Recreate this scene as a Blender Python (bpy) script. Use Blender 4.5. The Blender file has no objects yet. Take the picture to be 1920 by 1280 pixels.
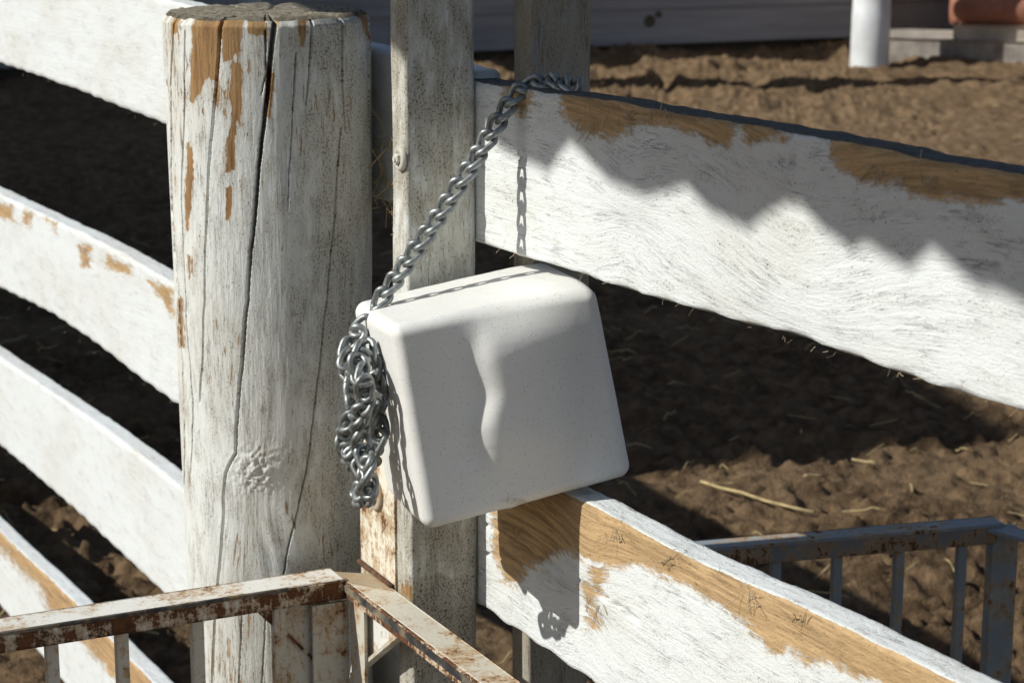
import bpy, bmesh, math, random
import numpy as np
from mathutils import Vector, Matrix
random.seed(7); RNG = np.random.default_rng(11)
S = bpy.context.scene; COL = S.collection

# ------------------------------------------------------------------ camera
H = 1.59                                   # camera height
F = 4000.0; CX, CY = 960.0, 640.0          # focal length and centre in the photograph's pixels
TH = math.atan(920.0 / F)                  # camera pitch (down)
cam = bpy.data.cameras.new('camera'); camo = bpy.data.objects.new('camera', cam); COL.objects.link(camo)
camo.location = (0, 0, H); camo.rotation_euler = (math.pi / 2 - TH, 0, 0)
cam.sensor_width = 36; cam.lens = F / 1920 * 36; cam.clip_end = 2000; cam.clip_start = .05
cam.dof.use_dof = True; cam.dof.focus_distance = 2.05; cam.dof.aperture_fstop = 15.0
S.camera = camo

# ------------------------------------------------------------------ light
SUN_EL = math.radians(38.6)
A = math.radians(27.2)                     # the fence runs away to the left at this angle from the view axis
FU = np.array([math.sin(A), -math.cos(A), 0.]); FW = np.array([-math.cos(A), -math.sin(A), 0.])
_g = math.radians(12.5)
SH = FW * math.cos(_g) - FU * math.sin(_g)                       # horizontal direction towards the sun
SUN = SH * math.cos(SUN_EL) + np.array([0, 0, math.sin(SUN_EL)])
wd = bpy.data.worlds.new('World'); S.world = wd; wd.use_nodes = True
sky = wd.node_tree.nodes.new('ShaderNodeTexSky'); sky.sky_type = 'NISHITA'; sky.sun_disc = False
sky.sun_elevation = SUN_EL; sky.sun_rotation = math.atan2(SH[0], SH[1])
bg = wd.node_tree.nodes['Background']; bg.inputs['Strength'].default_value = .062
wd.node_tree.links.new(sky.outputs[0], bg.inputs[0])
sl = bpy.data.lights.new('sun', 'SUN'); sl.energy = 4.0; sl.angle = math.radians(.53); sl.color = (1, .985, .925)
so = bpy.data.objects.new('sun', sl); COL.objects.link(so)
so.rotation_euler = Vector(SUN).to_track_quat('Z', 'Y').to_euler()
S.view_settings.view_transform = 'Standard'; S.view_settings.look = 'None'
S.view_settings.exposure = 0.18; S.view_settings.gamma = 1.0

# ------------------------------------------------------------------ geometry of the place (metres)
ct, st = math.cos(TH), math.sin(TH)
C0 = np.array([0, 0, H]); cfw = np.array([0, ct, -st]); crt = np.array([1., 0, 0]); cup = np.array([0, st, ct])
def ray(x, y): return cfw + crt * (x - CX) / F - cup * (y - CY) / F
def proj(P):
    q = np.asarray(P, float) - C0; z = q @ cfw
    return CX + F * (q @ crt) / z, CY - F * (q @ cup) / z
O = C0 + ray(905, 455) * 2.21; O0 = O.copy(); O0[2] = 0
def fp(u, w, z): return O0 + FU * u + FW * w + np.array([0, 0, z])
def onw(x, y, w=0.):                       # where a sight line meets the vertical plane w metres in front of the planks
    r = ray(x, y); t = (w - (C0 - O) @ FW) / (r @ FW); p = C0 + r * t
    return float((p - O) @ FU), float(p[2])
def pw(x, y, w=0.): u, z = onw(x, y, w); return fp(u, w, z)
def onz(x, y, z=0.):
    r = ray(x, y); return C0 + r * ((z - H) / r[2])

# ------------------------------------------------------------------ small tools
def link(o, parent=None):
    COL.objects.link(o)
    if parent is not None: o.parent = parent
    return o
def tag(o, label=None, cat=None, group=None, kind=None):
    if label: o['label'] = label
    if cat: o['category'] = cat
    if group: o['group'] = group
    if kind: o['kind'] = kind
    return o
def empty(name, loc, label, cat, group=None):
    o = bpy.data.objects.new(name, None); o.location = loc; o.empty_display_size = .1
    link(o); return tag(o, label, cat, group)
def mesh(name, V, Fc, mat, parent=None, smooth=False):
    me = bpy.data.meshes.new(name); V = np.asarray(V, float)
    off = np.array(parent.location) if parent is not None else np.zeros(3)
    if parent is not None and parent.parent is not None: off = off + np.array(parent.parent.location)
    me.from_pydata((V - off).tolist(), [], Fc if isinstance(Fc, list) else Fc.tolist())
    me.materials.append(mat)
    if smooth: me.polygons.foreach_set('use_smooth', [True] * len(me.polygons))
    me.update()
    return link(bpy.data.objects.new(name, me), parent)
def fattr(o, name, arr):
    a = o.data.attributes.new(name, 'FLOAT', 'POINT'); a.data.foreach_set('value', np.asarray(arr, np.float32).ravel())
def vattr(o, name, arr):
    a = o.data.attributes.new(name, 'FLOAT_VECTOR', 'POINT'); a.data.foreach_set('vector', np.asarray(arr, np.float32).ravel())
def grid_faces(n, m, wrap=False):          # n rows, m columns
    i, j = np.meshgrid(np.arange(n - 1), np.arange(m if wrap else m - 1), indexing='ij')
    j2 = (j + 1) % m
    return np.stack([i * m + j, i * m + j2, (i + 1) * m + j2, (i + 1) * m + j], -1).reshape(-1, 4)
def _h(ix, iy, seed):
    n = (ix.astype(np.int64) * 374761393 + iy.astype(np.int64) * 668265263 + seed * 974711) & 0x7fffffff
    n = ((n ^ (n >> 13)) * 1274126177) & 0x7fffffff
    return ((n ^ (n >> 16)) & 0xffff) / 65535.0
def vnoise(x, y, seed=0):
    x = np.asarray(x, float); y = np.asarray(y, float) + np.zeros_like(x)
    ix = np.floor(x); iy = np.floor(y); fx = x - ix; fy = y - iy
    fx = fx * fx * (3 - 2 * fx); fy = fy * fy * (3 - 2 * fy)
    a = _h(ix, iy, seed); b = _h(ix + 1, iy, seed); c = _h(ix, iy + 1, seed); d = _h(ix + 1, iy + 1, seed)
    return (a + (b - a) * fx) + ((c + (d - c) * fx) - (a + (b - a) * fx)) * fy
def fbm(x, y, seed=0, oct=4):
    s = 0; a = .5
    for k in range(oct):
        s = s + a * (vnoise(x, y, seed + k * 17) - .5); x = x * 2.03 + 3.1; y = y * 2.03 + 1.7; a *= .5
    return s
def polyval(px, py, poly, soft=10.):       # about 1 well inside the outline, 0 well outside
    P = np.array(poly, float); Q = np.roll(P, -1, 0); ins = np.zeros(px.shape, bool); d = np.full(px.shape, 1e9)
    for (x0, y0), (x1, y1) in zip(P, Q):
        with np.errstate(divide='ignore', invalid='ignore'):
            c = ((y0 > py) != (y1 > py)) & (px < (x1 - x0) * (py - y0) / (y1 - y0 + 1e-9) + x0)
        ins ^= c
        L = (x1 - x0) ** 2 + (y1 - y0) ** 2 + 1e-9
        t = np.clip(((px - x0) * (x1 - x0) + (py - y0) * (y1 - y0)) / L, 0, 1)
        d = np.minimum(d, np.hypot(px - x0 - t * (x1 - x0), py - y0 - t * (y1 - y0)))
    return np.clip(.5 + np.where(ins, d, -d) / (2 * soft), 0, 1)
def linedist(x, y, pts):                   # distance to a polyline, and the place along it (0..1)
    P = np.array(pts, float); d = np.full(x.shape, 1e9); s = np.zeros(x.shape); n = len(P) - 1
    for i in range(n):
        (x0, y0), (x1, y1) = P[i][:2], P[i + 1][:2]
        L = (x1 - x0) ** 2 + (y1 - y0) ** 2 + 1e-12
        t = np.clip(((x - x0) * (x1 - x0) + (y - y0) * (y1 - y0)) / L, 0, 1)
        dd = np.hypot(x - x0 - t * (x1 - x0), y - y0 - t * (y1 - y0)); m = dd < d
        d = np.where(m, dd, d); s = np.where(m, (i + t) / n, s)
    return d, s
def box(name, c, ax, half, mat, parent=None, bev=.0015, seg=2):
    c = np.asarray(c, float); ax = [np.asarray(a, float) / np.linalg.norm(a) for a in ax]
    bm = bmesh.new(); bmesh.ops.create_cube(bm, size=2)
    for v in bm.verts: v.co = Vector(sum(ax[k] * (half[k] * v.co[k]) for k in range(3)))
    if bev: bmesh.ops.bevel(bm, geom=bm.edges[:], offset=bev, segments=seg, affect='EDGES', profile=.6)
    me = bpy.data.meshes.new(name); bm.to_mesh(me); bm.free(); me.materials.append(mat)
    o = bpy.data.objects.new(name, me); link(o, parent)
    o.location = c - (np.array(parent.location) if parent is not None else 0)
    if parent is not None and parent.parent is not None: o.location -= parent.parent.location
    return o
def beam(name, p0, p1, side, hw, hh, mat, parent=None, bev=.0015):      # bar from p0 to p1, half widths along side and across it
    p0 = np.asarray(p0, float); p1 = np.asarray(p1, float); d = p1 - p0; L = np.linalg.norm(d); d /= L
    side = np.asarray(side, float); side = side - d * (side @ d); side /= np.linalg.norm(side)
    return box(name, (p0 + p1) / 2, [d, side, np.cross(d, side)], [L / 2, hw, hh], mat, parent, bev)
def prism(name, pts, nrm, th, mat, parent=None):                       # flat outline with thickness th against nrm
    pts = [np.asarray(p, float) for p in pts]; n = np.asarray(nrm, float); n = n / np.linalg.norm(n); k = len(pts)
    V = pts + [p - n * th for p in pts]
    Fc = [list(range(k)), list(range(2 * k - 1, k - 1, -1))] + [[i, (i + 1) % k, k + (i + 1) % k, k + i] for i in range(k)]
    o = mesh(name, V, Fc, mat, parent)
    bm = bmesh.new(); bm.from_mesh(o.data); bmesh.ops.recalc_face_normals(bm, faces=bm.faces[:]); bm.to_mesh(o.data); bm.free()
    return o
def tube(P, r, n=8, caps=True):            # vertices and faces of a tube round a polyline; r scalar or list
    P = np.asarray(P, float); m = len(P); r = np.broadcast_to(np.asarray(r, float), (m,))
    T = np.gradient(P, axis=0); T /= np.linalg.norm(T, axis=1)[:, None] + 1e-12
    a = np.array([0, 0, 1.]) if abs(T[0][2]) < .9 else np.array([1., 0, 0]); V = []
    for i in range(m):
        b = a - T[i] * (a @ T[i]); b /= np.linalg.norm(b); c = np.cross(T[i], b); a = b
        for k in range(n):
            t = 2 * math.pi * k / n; V.append(P[i] + r[i] * (b * math.cos(t) + c * math.sin(t)))
    Fc = grid_faces(m, n, True).tolist()
    if caps: Fc += [list(range(n))[::-1], list(range((m - 1) * n, m * n))]
    return np.array(V), Fc

# ------------------------------------------------------------------ materials
class NT:
    def __init__(s, name):
        s.m = bpy.data.materials.new(name); s.m.use_nodes = True; s.t = s.m.node_tree
        s.b = s.t.nodes['Principled BSDF']; s.out = s.t.nodes['Material Output']
    def n(s, typ, **kw):
        nd = s.t.nodes.new('ShaderNode' + typ)
        for k, v in kw.items():
            if k.startswith('_'): setattr(nd, k[1:], v)
            else: s.set(nd.inputs[k.replace('0', '') if False else k], v)
        return nd
    def set(s, inp, v):
        if isinstance(v, bpy.types.NodeSocket): s.t.links.new(v, inp)
        else: inp.default_value = v
    def attr(s, name): return s.n('Attribute', _attribute_name=name)
    def mapv(s, v, sc, loc=(0, 0, 0)):
        nd = s.n('Mapping'); s.set(nd.inputs['Vector'], v); nd.inputs['Scale'].default_value = sc; nd.inputs['Location'].default_value = loc
        return nd.outputs[0]
    def noise(s, v, scale, detail=4, rough=.55, dist=0.):
        nd = s.n('TexNoise'); s.set(nd.inputs['Vector'], v); nd.inputs['Scale'].default_value = scale
        nd.inputs['Detail'].default_value = detail; nd.inputs['Roughness'].default_value = rough; nd.inputs['Distortion'].default_value = dist
        return nd.outputs[0]
    def math(s, op, a, b=0., c=0., clamp=False):
        nd = s.n('Math', _operation=op, _use_clamp=clamp)
        for i, v in enumerate((a, b, c)): s.set(nd.inputs[i], v)
        return nd.outputs[0]
    def ramp(s, v, lo, hi, a=0., b=1.):
        nd = s.n('MapRange', _interpolation_type='SMOOTHSTEP'); s.set(nd.inputs[0], v)
        for i, k in zip((1, 2, 3, 4), (lo, hi, a, b)): s.set(nd.inputs[i], k)
        return nd.outputs[0]
    def mix(s, f, a, b, mode='MIX'):
        nd = s.n('Mix', _data_type='RGBA', _blend_type=mode)
        s.set(nd.inputs[0], f); s.set(nd.inputs[6], a if not isinstance(a, tuple) else (*a, 1)); s.set(nd.inputs[7], b if not isinstance(b, tuple) else (*b, 1))
        return nd.outputs[2]
    def bump(s, h, strength, dist, nrm=None):
        nd = s.n('Bump'); s.set(nd.inputs['Height'], h); nd.inputs['Strength'].default_value = strength; nd.inputs['Distance'].default_value = dist
        if nrm is not None: s.set(nd.inputs['Normal'], nrm)
        return nd.outputs[0]
    def done(s, col, rough=.7, nrm=None, metal=0., spec=.3):
        s.set(s.b.inputs['Base Color'], col if not isinstance(col, tuple) else (*col, 1)); s.set(s.b.inputs['Roughness'], rough)
        s.set(s.b.inputs['Metallic'], metal); s.b.inputs['Specular IOR Level'].default_value = spec
        if nrm is not None: s.set(s.b.inputs['Normal'], nrm)
        return s.m

def paint_wood(name, white=(.74, .74, .715), speck=1., dirt=.5, rough_bump=1., wear=0., wood=(.46, .265, .10), hairs=1., flake=0., feather=.0):
    """white paint on rough-sawn timber: tc = (along the grain, across, across), bare = paint worn off, grime = dirt"""
    t = NT(name); tc = t.attr('tc').outputs['Vector']; bare = t.attr('bare').outputs['Fac']; gr = t.attr('grime').outputs['Fac']
    big = t.noise(t.mapv(tc, (4, 9, 9)), 1., 5, .6); mid = t.noise(t.mapv(tc, (22, 55, 55)), 1., 6, .65)
    grain = t.noise(t.mapv(tc, (10, 190, 190)), 1., 5, .62, .3); fib = t.noise(t.mapv(tc, (45, 620, 620)), 1., 3, .6)
    grit = t.noise(t.mapv(tc, (380, 560, 560)), 1., 4, .68); fine = t.noise(t.mapv(tc, (110, 260, 260)), 1., 5, .7)
    # worn paint
    e = t.math('ADD', bare, t.math('MULTIPLY', t.math('SUBTRACT', grain, .5), .75))
    e = t.math('ADD', e, t.math('MULTIPLY', t.math('SUBTRACT', mid, .5), .95))
    e = t.math('ADD', e, t.math('MULTIPLY', t.math('SUBTRACT', fine, .5), .75))
    e = t.math('ADD', e, wear)
    bm = t.ramp(e, .47 - feather, .55 + feather)
    fk = t.math('ADD', t.noise(t.mapv(tc, (26, 190, 190), (7, 3, 1)), 1., 5, .68), t.math('MULTIPLY', t.math('SUBTRACT', big, .5), .45)); fk = t.ramp(fk, .625, .67, 0, flake); bm = t.math('MAXIMUM', bm, fk)
    wcol = t.mix(t.ramp(grain, .32, .7), tuple(c * .55 for c in wood), tuple(min(1, c * 1.15) for c in wood))
    wcol = t.mix(t.ramp(big, .4, .68, 0, .6), wcol, (.50, .34, .17)); wcol = t.mix(t.ramp(fine, .55, .72, 0, .55), wcol, (.17, .09, .04)); wcol = t.mix(t.ramp(fib, .60, .70, 0, .6), wcol, (.10, .055, .028))
    wcol = t.mix(t.math('MULTIPLY', gr, .35), wcol, (.16, .10, .055))
    # dirt on paint
    pcol = t.mix(t.ramp(big, .40, .70, 0, .6 * dirt), white, (.52, .475, .38))
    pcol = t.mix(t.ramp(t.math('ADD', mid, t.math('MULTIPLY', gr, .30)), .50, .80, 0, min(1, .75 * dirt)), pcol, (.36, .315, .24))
    pcol = t.mix(t.ramp(grain, .60, .74, 0, .35 * dirt), pcol, (.33, .29, .22))
    # hairline checks along the grain
    hn = t.noise(t.mapv(tc, (11, 230, 230)), 1., 5, .66, .4); ln_ = t.math('ABSOLUTE', t.math('SUBTRACT', hn, .5))
    hm = t.ramp(t.noise(t.mapv(tc, (14, 45, 45), (3, 1, 2)), 1., 6, .75), .46, .62)
    hair = t.math('MULTIPLY', t.ramp(ln_, .0, .016, 1, 0), hm); hair = t.math('MULTIPLY', hair, .5 * hairs)
    pcol = t.mix(hair, pcol, (.13, .115, .09))
    # flecks of dirt
    dn = t.math('ADD', t.noise(t.mapv(tc, (330, 430, 430)), 1., 5, .74), t.math('MULTIPLY', t.math('SUBTRACT', mid, .5), .30)); dn = t.math('ADD', dn, t.math('MULTIPLY', gr, .075))
    dots = t.ramp(dn, .60, .67, 0, min(1, .85 * speck)); pcol = t.mix(dots, pcol, (.085, .068, .048))
    edge = t.math('MULTIPLY', t.ramp(e, .34, .47), t.math('SUBTRACT', 1., bm)); pcol = t.mix(t.math('MULTIPLY', edge, .40), pcol, (.46, .34, .2))
    gy_ = t.math('ADD', t.attr('grey').outputs['Fac'], t.math('MULTIPLY', t.math('SUBTRACT', fine, .5), .9)); gy_ = t.math('ADD', gy_, t.math('MULTIPLY', t.math('SUBTRACT', grain, .5), .8))
    gcol = t.mix(t.ramp(fine, .35, .65), (.040, .037, .032), (.105, .096, .082)); pcol = t.mix(t.ramp(gy_, .38, .68, 0, .93), pcol, gcol)
    col = t.mix(bm, pcol, wcol)
    h = t.math('MULTIPLY', grain, .45); h = t.math('ADD', h, t.math('MULTIPLY', fib, .2)); h = t.math('ADD', h, t.math('MULTIPLY', grit, .38)); h = t.math('ADD', h, t.math('MULTIPLY', fine, .55))
    h = t.math('ADD', h, t.math('MULTIPLY', mid, .5)); h = t.math('SUBTRACT', h, t.math('MULTIPLY', bm, .5)); h = t.math('SUBTRACT', h, t.math('MULTIPLY', hair, .5))
    return t.done(col, .75, t.bump(h, .8 * rough_bump, .0017), spec=.12)

def rusty_paint(name, base=(.72, .70, .62), rust=.5, seed=0.):
    t = NT(name); p = t.mapv(t.n('NewGeometry').outputs['Position'], (1, 1, 1), (seed, seed * .7, seed * 1.3))
    big = t.noise(p, 16, 6, .65); mid = t.noise(p, 60, 6, .7); fine = t.noise(p, 260, 4, .65); vert = t.noise(t.mapv(p, (150, 150, 34)), 1, 4, .65)
    e = t.math('ADD', t.math('MULTIPLY', big, .55), t.math('MULTIPLY', mid, .55)); e = t.math('ADD', e, t.math('MULTIPLY', vert, .35)); e = t.math('ADD', e, t.math('MULTIPLY', t.math('SUBTRACT', fine, .5), .3))
    th = .88 - .26 * rust; m = t.ramp(e, th, th + .07)
    rc = t.mix(t.ramp(mid, .35, .65), (.055, .024, .013), (.17, .068, .026)); rc = t.mix(t.ramp(fine, .45, .75, 0, .6), rc, (.05, .024, .015))
    pc = t.mix(t.ramp(big, .4, .7, 0, .6), base, (.52, .45, .33)); pc = t.mix(t.ramp(e, th - .12, th, 0, .7), pc, (.40, .23, .09))
    pc = t.mix(t.ramp(fine, .64, .7, 0, .7), pc, (.10, .07, .045))
    h = t.math('SUBTRACT', t.math('ADD', t.math('MULTIPLY', fine, .4), t.math('MULTIPLY', mid, .5)), t.math('MULTIPLY', m, .5))
    return t.done(t.mix(m, pc, rc), t.math('ADD', .5, t.math('MULTIPLY', m, .35)), t.bump(h, .8, .0012), spec=.35)

def soil_mat():
    t = NT('soil'); p = t.n('NewGeometry').outputs['Position']
    a = t.noise(p, 1.6, 6, .6); b = t.noise(p, 14, 6, .65); c = t.noise(p, 90, 4, .7)
    col = t.mix(t.ramp(b, .35, .7), (.075, .048, .027), (.225, .147, .083)); col = t.mix(t.ramp(a, .42, .66, 0, .55), col, (.25, .17, .098))
    col = t.mix(t.ramp(c, .56, .72, 0, .7), col, (.042, .027, .016)); col = t.mix(t.ramp(t.noise(p, 150, 2), .72, .76, 0, .8), col, (.36, .28, .15))
    far = t.ramp(t.n('SeparateXYZ', Vector=p).outputs['Y'], 7.5, 12., 0, .75)      # drier, paler sand towards the far wall
    col = t.mix(far, col, t.mix(t.ramp(b, .35, .7), (.165, .11, .063), (.31, .212, .124)))
    h = t.math('ADD', t.math('MULTIPLY', b, .7), t.math('MULTIPLY', c, .35))
    return t.done(col, .95, t.bump(h, 1., .035), spec=.1)

def flat(name, col, rough=.7, metal=0., var=.3, scale=30., bump=.3, dist=.002, spec=.3, stretch=(1, 1, 1)):
    t = NT(name); p = t.mapv(t.n('NewGeometry').outputs['Position'], stretch)
    a = t.noise(p, scale, 5, .6); b = t.noise(p, scale * 6, 3, .6)
    c = t.mix(t.ramp(a, .3, .7), tuple(v * (1 - var) for v in col), tuple(min(1, v * (1 + var * .5)) for v in col))
    c = t.mix(t.ramp(b, .6, .75, 0, var), c, tuple(v * .5 for v in col))
    return t.done(c, rough, t.bump(t.math('ADD', a, t.math('MULTIPLY', b, .5)), bump, dist), metal, spec)

def block_mat():
    t = NT('speckled_white'); p = t.attr('tc').outputs['Vector']; gr = t.attr('grime').outputs['Fac']
    big = t.noise(p, 9, 4, .5); v = t.n('TexVoronoi', Vector=p, Scale=520.); v.inputs['Randomness'].default_value = 1
    pick = t.n('SeparateColor', Color=v.outputs['Color'])
    size = t.math('MULTIPLY', t.ramp(pick.outputs[0], .60, 1.), .33)
    sp = t.math('LESS_THAN', v.outputs['Distance'], size)
    col = t.mix(t.ramp(big, .35, .7), (.80, .795, .76), (.77, .76, .72))
    col = t.mix(t.math('MULTIPLY', sp, .5), col, (.22, .21, .20))
    v2 = t.n('TexVoronoi', Vector=t.mapv(p, (1, 1, .55)), Scale=85.); pk2 = t.n('SeparateColor', Color=v2.outputs['Color'])
    sp2 = t.math('LESS_THAN', v2.outputs['Distance'], t.math('MULTIPLY', t.ramp(pk2.outputs[0], .95, 1.), .11))
    col = t.mix(t.math('MULTIPLY', sp2, .5), col, (.16, .15, .14))
    d = t.ramp(t.math('ADD', t.noise(p, 45, 5, .7), t.math('MULTIPLY', gr, .5)), .70, .95, 0, .75); col = t.mix(d, col, (.30, .24, .15))
    t.b.inputs['Subsurface Weight'].default_value = .12; t.b.inputs['Subsurface Radius'].default_value = (.01, .008, .006); t.b.inputs['Subsurface Scale'].default_value = .5
    return t.done(col, t.math('ADD', .36, t.math('MULTIPLY', big, .22)), t.bump(t.math('ADD', t.noise(p, 60, 3, .5), t.math('MULTIPLY', sp, -.4)), .12, .0015), spec=.4)

def chain_mat():
    t = NT('galvanised_steel'); p = t.n('NewGeometry').outputs['Position']
    a = t.noise(p, 120, 4, .6); b = t.noise(p, 500, 3, .6); c = t.noise(p, 22, 4, .6)
    col = t.mix(t.ramp(a, .35, .68), (.21, .225, .225), (.40, .42, .41)); col = t.mix(t.ramp(c, .56, .70, 0, .6), col, (.13, .115, .09))
    return t.done(col, t.math('ADD', .34, t.math('MULTIPLY', b, .25)), t.bump(b, .25, .0006), .72, .5)

M_POST = paint_wood('weathered_post_paint', (.755, .765, .73), speck=.9, dirt=.62, rough_bump=1.0, hairs=1.1, wear=.08, wood=(.40, .225, .10), flake=.9)
M_PLANK = paint_wood('plank_paint', (.75, .775, .765), speck=1.05, dirt=.42, rough_bump=1.35, hairs=.8, wear=.03, wood=(.56, .38, .205), flake=.12, feather=.10)
M_PLANKL = paint_wood('clean_plank_paint', (.735, .76, .76), speck=.5, dirt=.40, rough_bump=.9, wood=(.52, .34, .18), hairs=.7, flake=.25, feather=.08)
M_SQ = paint_wood('grubby_post_paint', (.72, .735, .69), speck=1.05, dirt=.95, rough_bump=1.1, wear=.02, flake=.35)
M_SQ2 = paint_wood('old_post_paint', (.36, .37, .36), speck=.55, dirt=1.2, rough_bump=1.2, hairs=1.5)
M_RUST = rusty_paint('rusty_white_paint', rust=.82); M_RUST2 = rusty_paint('flaking_cream_paint', (.58, .55, .47), rust=.24, seed=3.1)
M_PLATE = rusty_paint('rust_streaked_plate', (.76, .72, .60), rust=.42, seed=5.7); M_RAILTOP = rusty_paint('white_top_flange', (.72, .71, .66), rust=.20, seed=8.2)
M_GREY = rusty_paint('grey_blue_paint', (.27, .30, .32), rust=.25, seed=1.3); M_GREYR = rusty_paint('rusty_grey_paint', (.20, .20, .20), rust=.5, seed=4.3)
M_SOIL = soil_mat(); M_BLOCK = block_mat(); M_CHAIN = chain_mat()
M_STRAW = flat('straw', (.56, .44, .22), .8, var=.3, scale=40)
M_WALL = flat('lilac_grey_paint', (.37, .37, .40), .75, var=.22, scale=3, stretch=(.3, .3, 4))
M_WALLB = flat('brown_paint', (.20, .165, .165), .75, var=.2, scale=3); M_DARK = flat('dark_plinth', (.12, .10, .075), .9)
M_PIPE = flat('white_pipe_paint', (.70, .72, .73), .6, var=.15, scale=5); M_CONC = flat('concrete', (.36, .32, .28), .9, var=.35, scale=9)
M_LOGR = flat('red_brown_log', (.40, .17, .11), .7, var=.3, scale=5); M_LOGW = flat('pale_log', (.56, .47, .38), .75, var=.3, scale=5)
M_TIMB = flat('grey_timber', (.26, .20, .14), .8, var=.3, scale=6, stretch=(1, 1, 5)); M_ROOF = flat('slate_grey_roofing', (.28, .28, .27), .85)
M_NUT = rusty_paint('dull_nut', (.42, .38, .31), rust=.4, seed=2.2); M_BLACKP = rusty_paint('black_edge_paint', (.035, .036, .04), rust=.08, seed=6.6)

# ------------------------------------------------------------------ ground
def ground_h(x, y):
    near = np.clip((11 - y) / 5, .75, 1)
    h = fbm(x * .55, y * .55, 3, 3) * .10 + fbm(x * 4.2, y * 4.2, 9, 5) * .060 * near
    cl = vnoise(x * 13 + 2 * vnoise(x * 5, y * 5, 5), y * 13, 21); h = h + np.clip(cl - .66, 0, 1) * .075 * near
    pits = vnoise(x * 6.5, y * 6.5, 31); h = h - np.clip(.28 - pits, 0, 1) * .16
    c2 = vnoise(x * 36 + 1.5 * vnoise(x * 12, y * 12, 6), y * 33, 23); h = h + np.clip(c2 - .54, 0, 1) ** .8 * .052 * near * (.4 + 1.2 * vnoise(x * 3, y * 3, 77))
    h = h + fbm(x * 34, y * 34, 51, 3) * .040 * near
    far = np.clip((y - 12.2) / 1.5, 0, 1); h = h + far * np.clip(vnoise(x * 1.9, y * 2.6, 41) - .5, 0, 1) * .20 * (.3 + 1.3 * vnoise(x * 11, y * 11, 43)) - far * np.clip(.42 - vnoise(x * 4.6 + 7, y * 5.1, 44), 0, 1) * .30
    return h
def axis(segs):
    out = [np.array([segs[0][0]])]
    for a, b, n in segs: out.append(np.linspace(a, b, n + 1)[1:])
    return np.concatenate(out)
gx = axis([(-400, -30, 8), (-30, -6, 12), (-6, -2.4, 70), (-2.4, 2.6, 430), (2.6, 6, 90), (6, 30, 14), (30, 400, 8)])
gy = axis([(-60, 0, 6), (0, 3.0, 14), (3.0, 7.2, 400), (7.2, 11, 130), (11, 18, 170), (18, 21, 20), (21, 60, 10), (60, 900, 8)])
GX, GY = np.meshgrid(gx, gy); gz = ground_h(GX, GY) - .01
gz = np.where((GY > 3) | (np.abs(GX) < 4), gz, gz)
g = mesh('ground', np.stack([GX, GY, gz], -1).reshape(-1, 3), grid_faces(len(gy), len(gx)), M_SOIL, smooth=True)
tag(g, 'trampled brown soil of the paddock', kind='structure')

# ------------------------------------------------------------------ far buildings
wl = onz(700, 118); wr = onz(1592, 84)                     # foot of the boarded wall
wdn = (wr - wl); wdn[2] = 0; wdn /= np.linalg.norm(wdn); wn = np.array([wdn[1], -wdn[0], 0])
w0 = wl - wdn * 13.0; w1 = onz(1786, 76)
Lw = float((w1 - w0) @ wdn); Z = np.array([0, 0, 1.])
bld = empty('boarded_building', w0, 'long building with grey-white horizontal boards across the paddock', 'building')
xp = float((onz(1632, 84) - w0) @ wdn)
box('wall_core', w0 + wdn * Lw / 2 - wn * 1.6 + Z * 1.9, [wdn, wn, Z], [Lw / 2, 1.5, 1.6], M_WALL, bld, 0)
box('plinth', w0 + wdn * Lw / 2 - wn * .14 + Z * .12, [wdn, wn, Z], [Lw / 2, .08, .2], M_DARK, bld, 0)
zz = .06
for k in range(11):
    hh = .29 + random.uniform(-.015, .02)
    for (a, b, m) in ((0, xp, M_WALL), (xp + .01, Lw, M_WALLB)):
        o = beam('board', w0 + wdn * a + Z * (zz + hh / 2) + wn * random.uniform(-.004, .004), w0 + wdn * b + Z * (zz + hh / 2) + wn * random.uniform(-.004, .004), wn, .022, hh / 2 - .009, m, bld, .008)
    zz += hh
box('eave', w0 + wdn * Lw / 2 + Z * (zz + .05) + wn * .1, [wdn, wn, Z], [Lw / 2 - .12, .22, .05], M_ROOF, bld, .01)
for dx, r in ((0, .05), (.28, .028)):                       # dark knot holes in the boards
    q = onz(1218 + dx * 60, 40, .0); t_ = (w0 + wn * .024 - C0) @ wn / (ray(1218 + dx * 60, 40 - dx * 45) @ wn); q = C0 + ray(1218 + dx * 60, 40 - dx * 45) * t_
    V, Fc = tube([q - wn * .004, q + wn * .006], r, 10); mesh('knot', V, Fc, M_DARK, bld)

# white round post in front of the building
pp = onz(1630, 128); rad = 36 / F * float((pp - C0) @ cfw)
V = []; nseg = 40
prof = [(-.25, 1.02), (.0, 1.02), (.12, 1.0), (.42, .99), (.425, .975), (1.2, .97), (2.6, .955), (3.1, .95)]
for z, k in prof:
    for i in range(nseg):
        t = 2 * math.pi * i / nseg; V.append(pp + np.array([math.cos(t) * rad * k * (1 + .02 * math.sin(3 * t + z)), math.sin(t) * rad * k, z]))
o = mesh('white_post', V, grid_faces(len(prof), nseg, True).tolist() + [list(range((len(prof) - 1) * nseg, len(prof) * nseg))], M_PIPE, smooth=True)
tag(o, 'thick white round post standing before the far boarded building', 'post')

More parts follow.
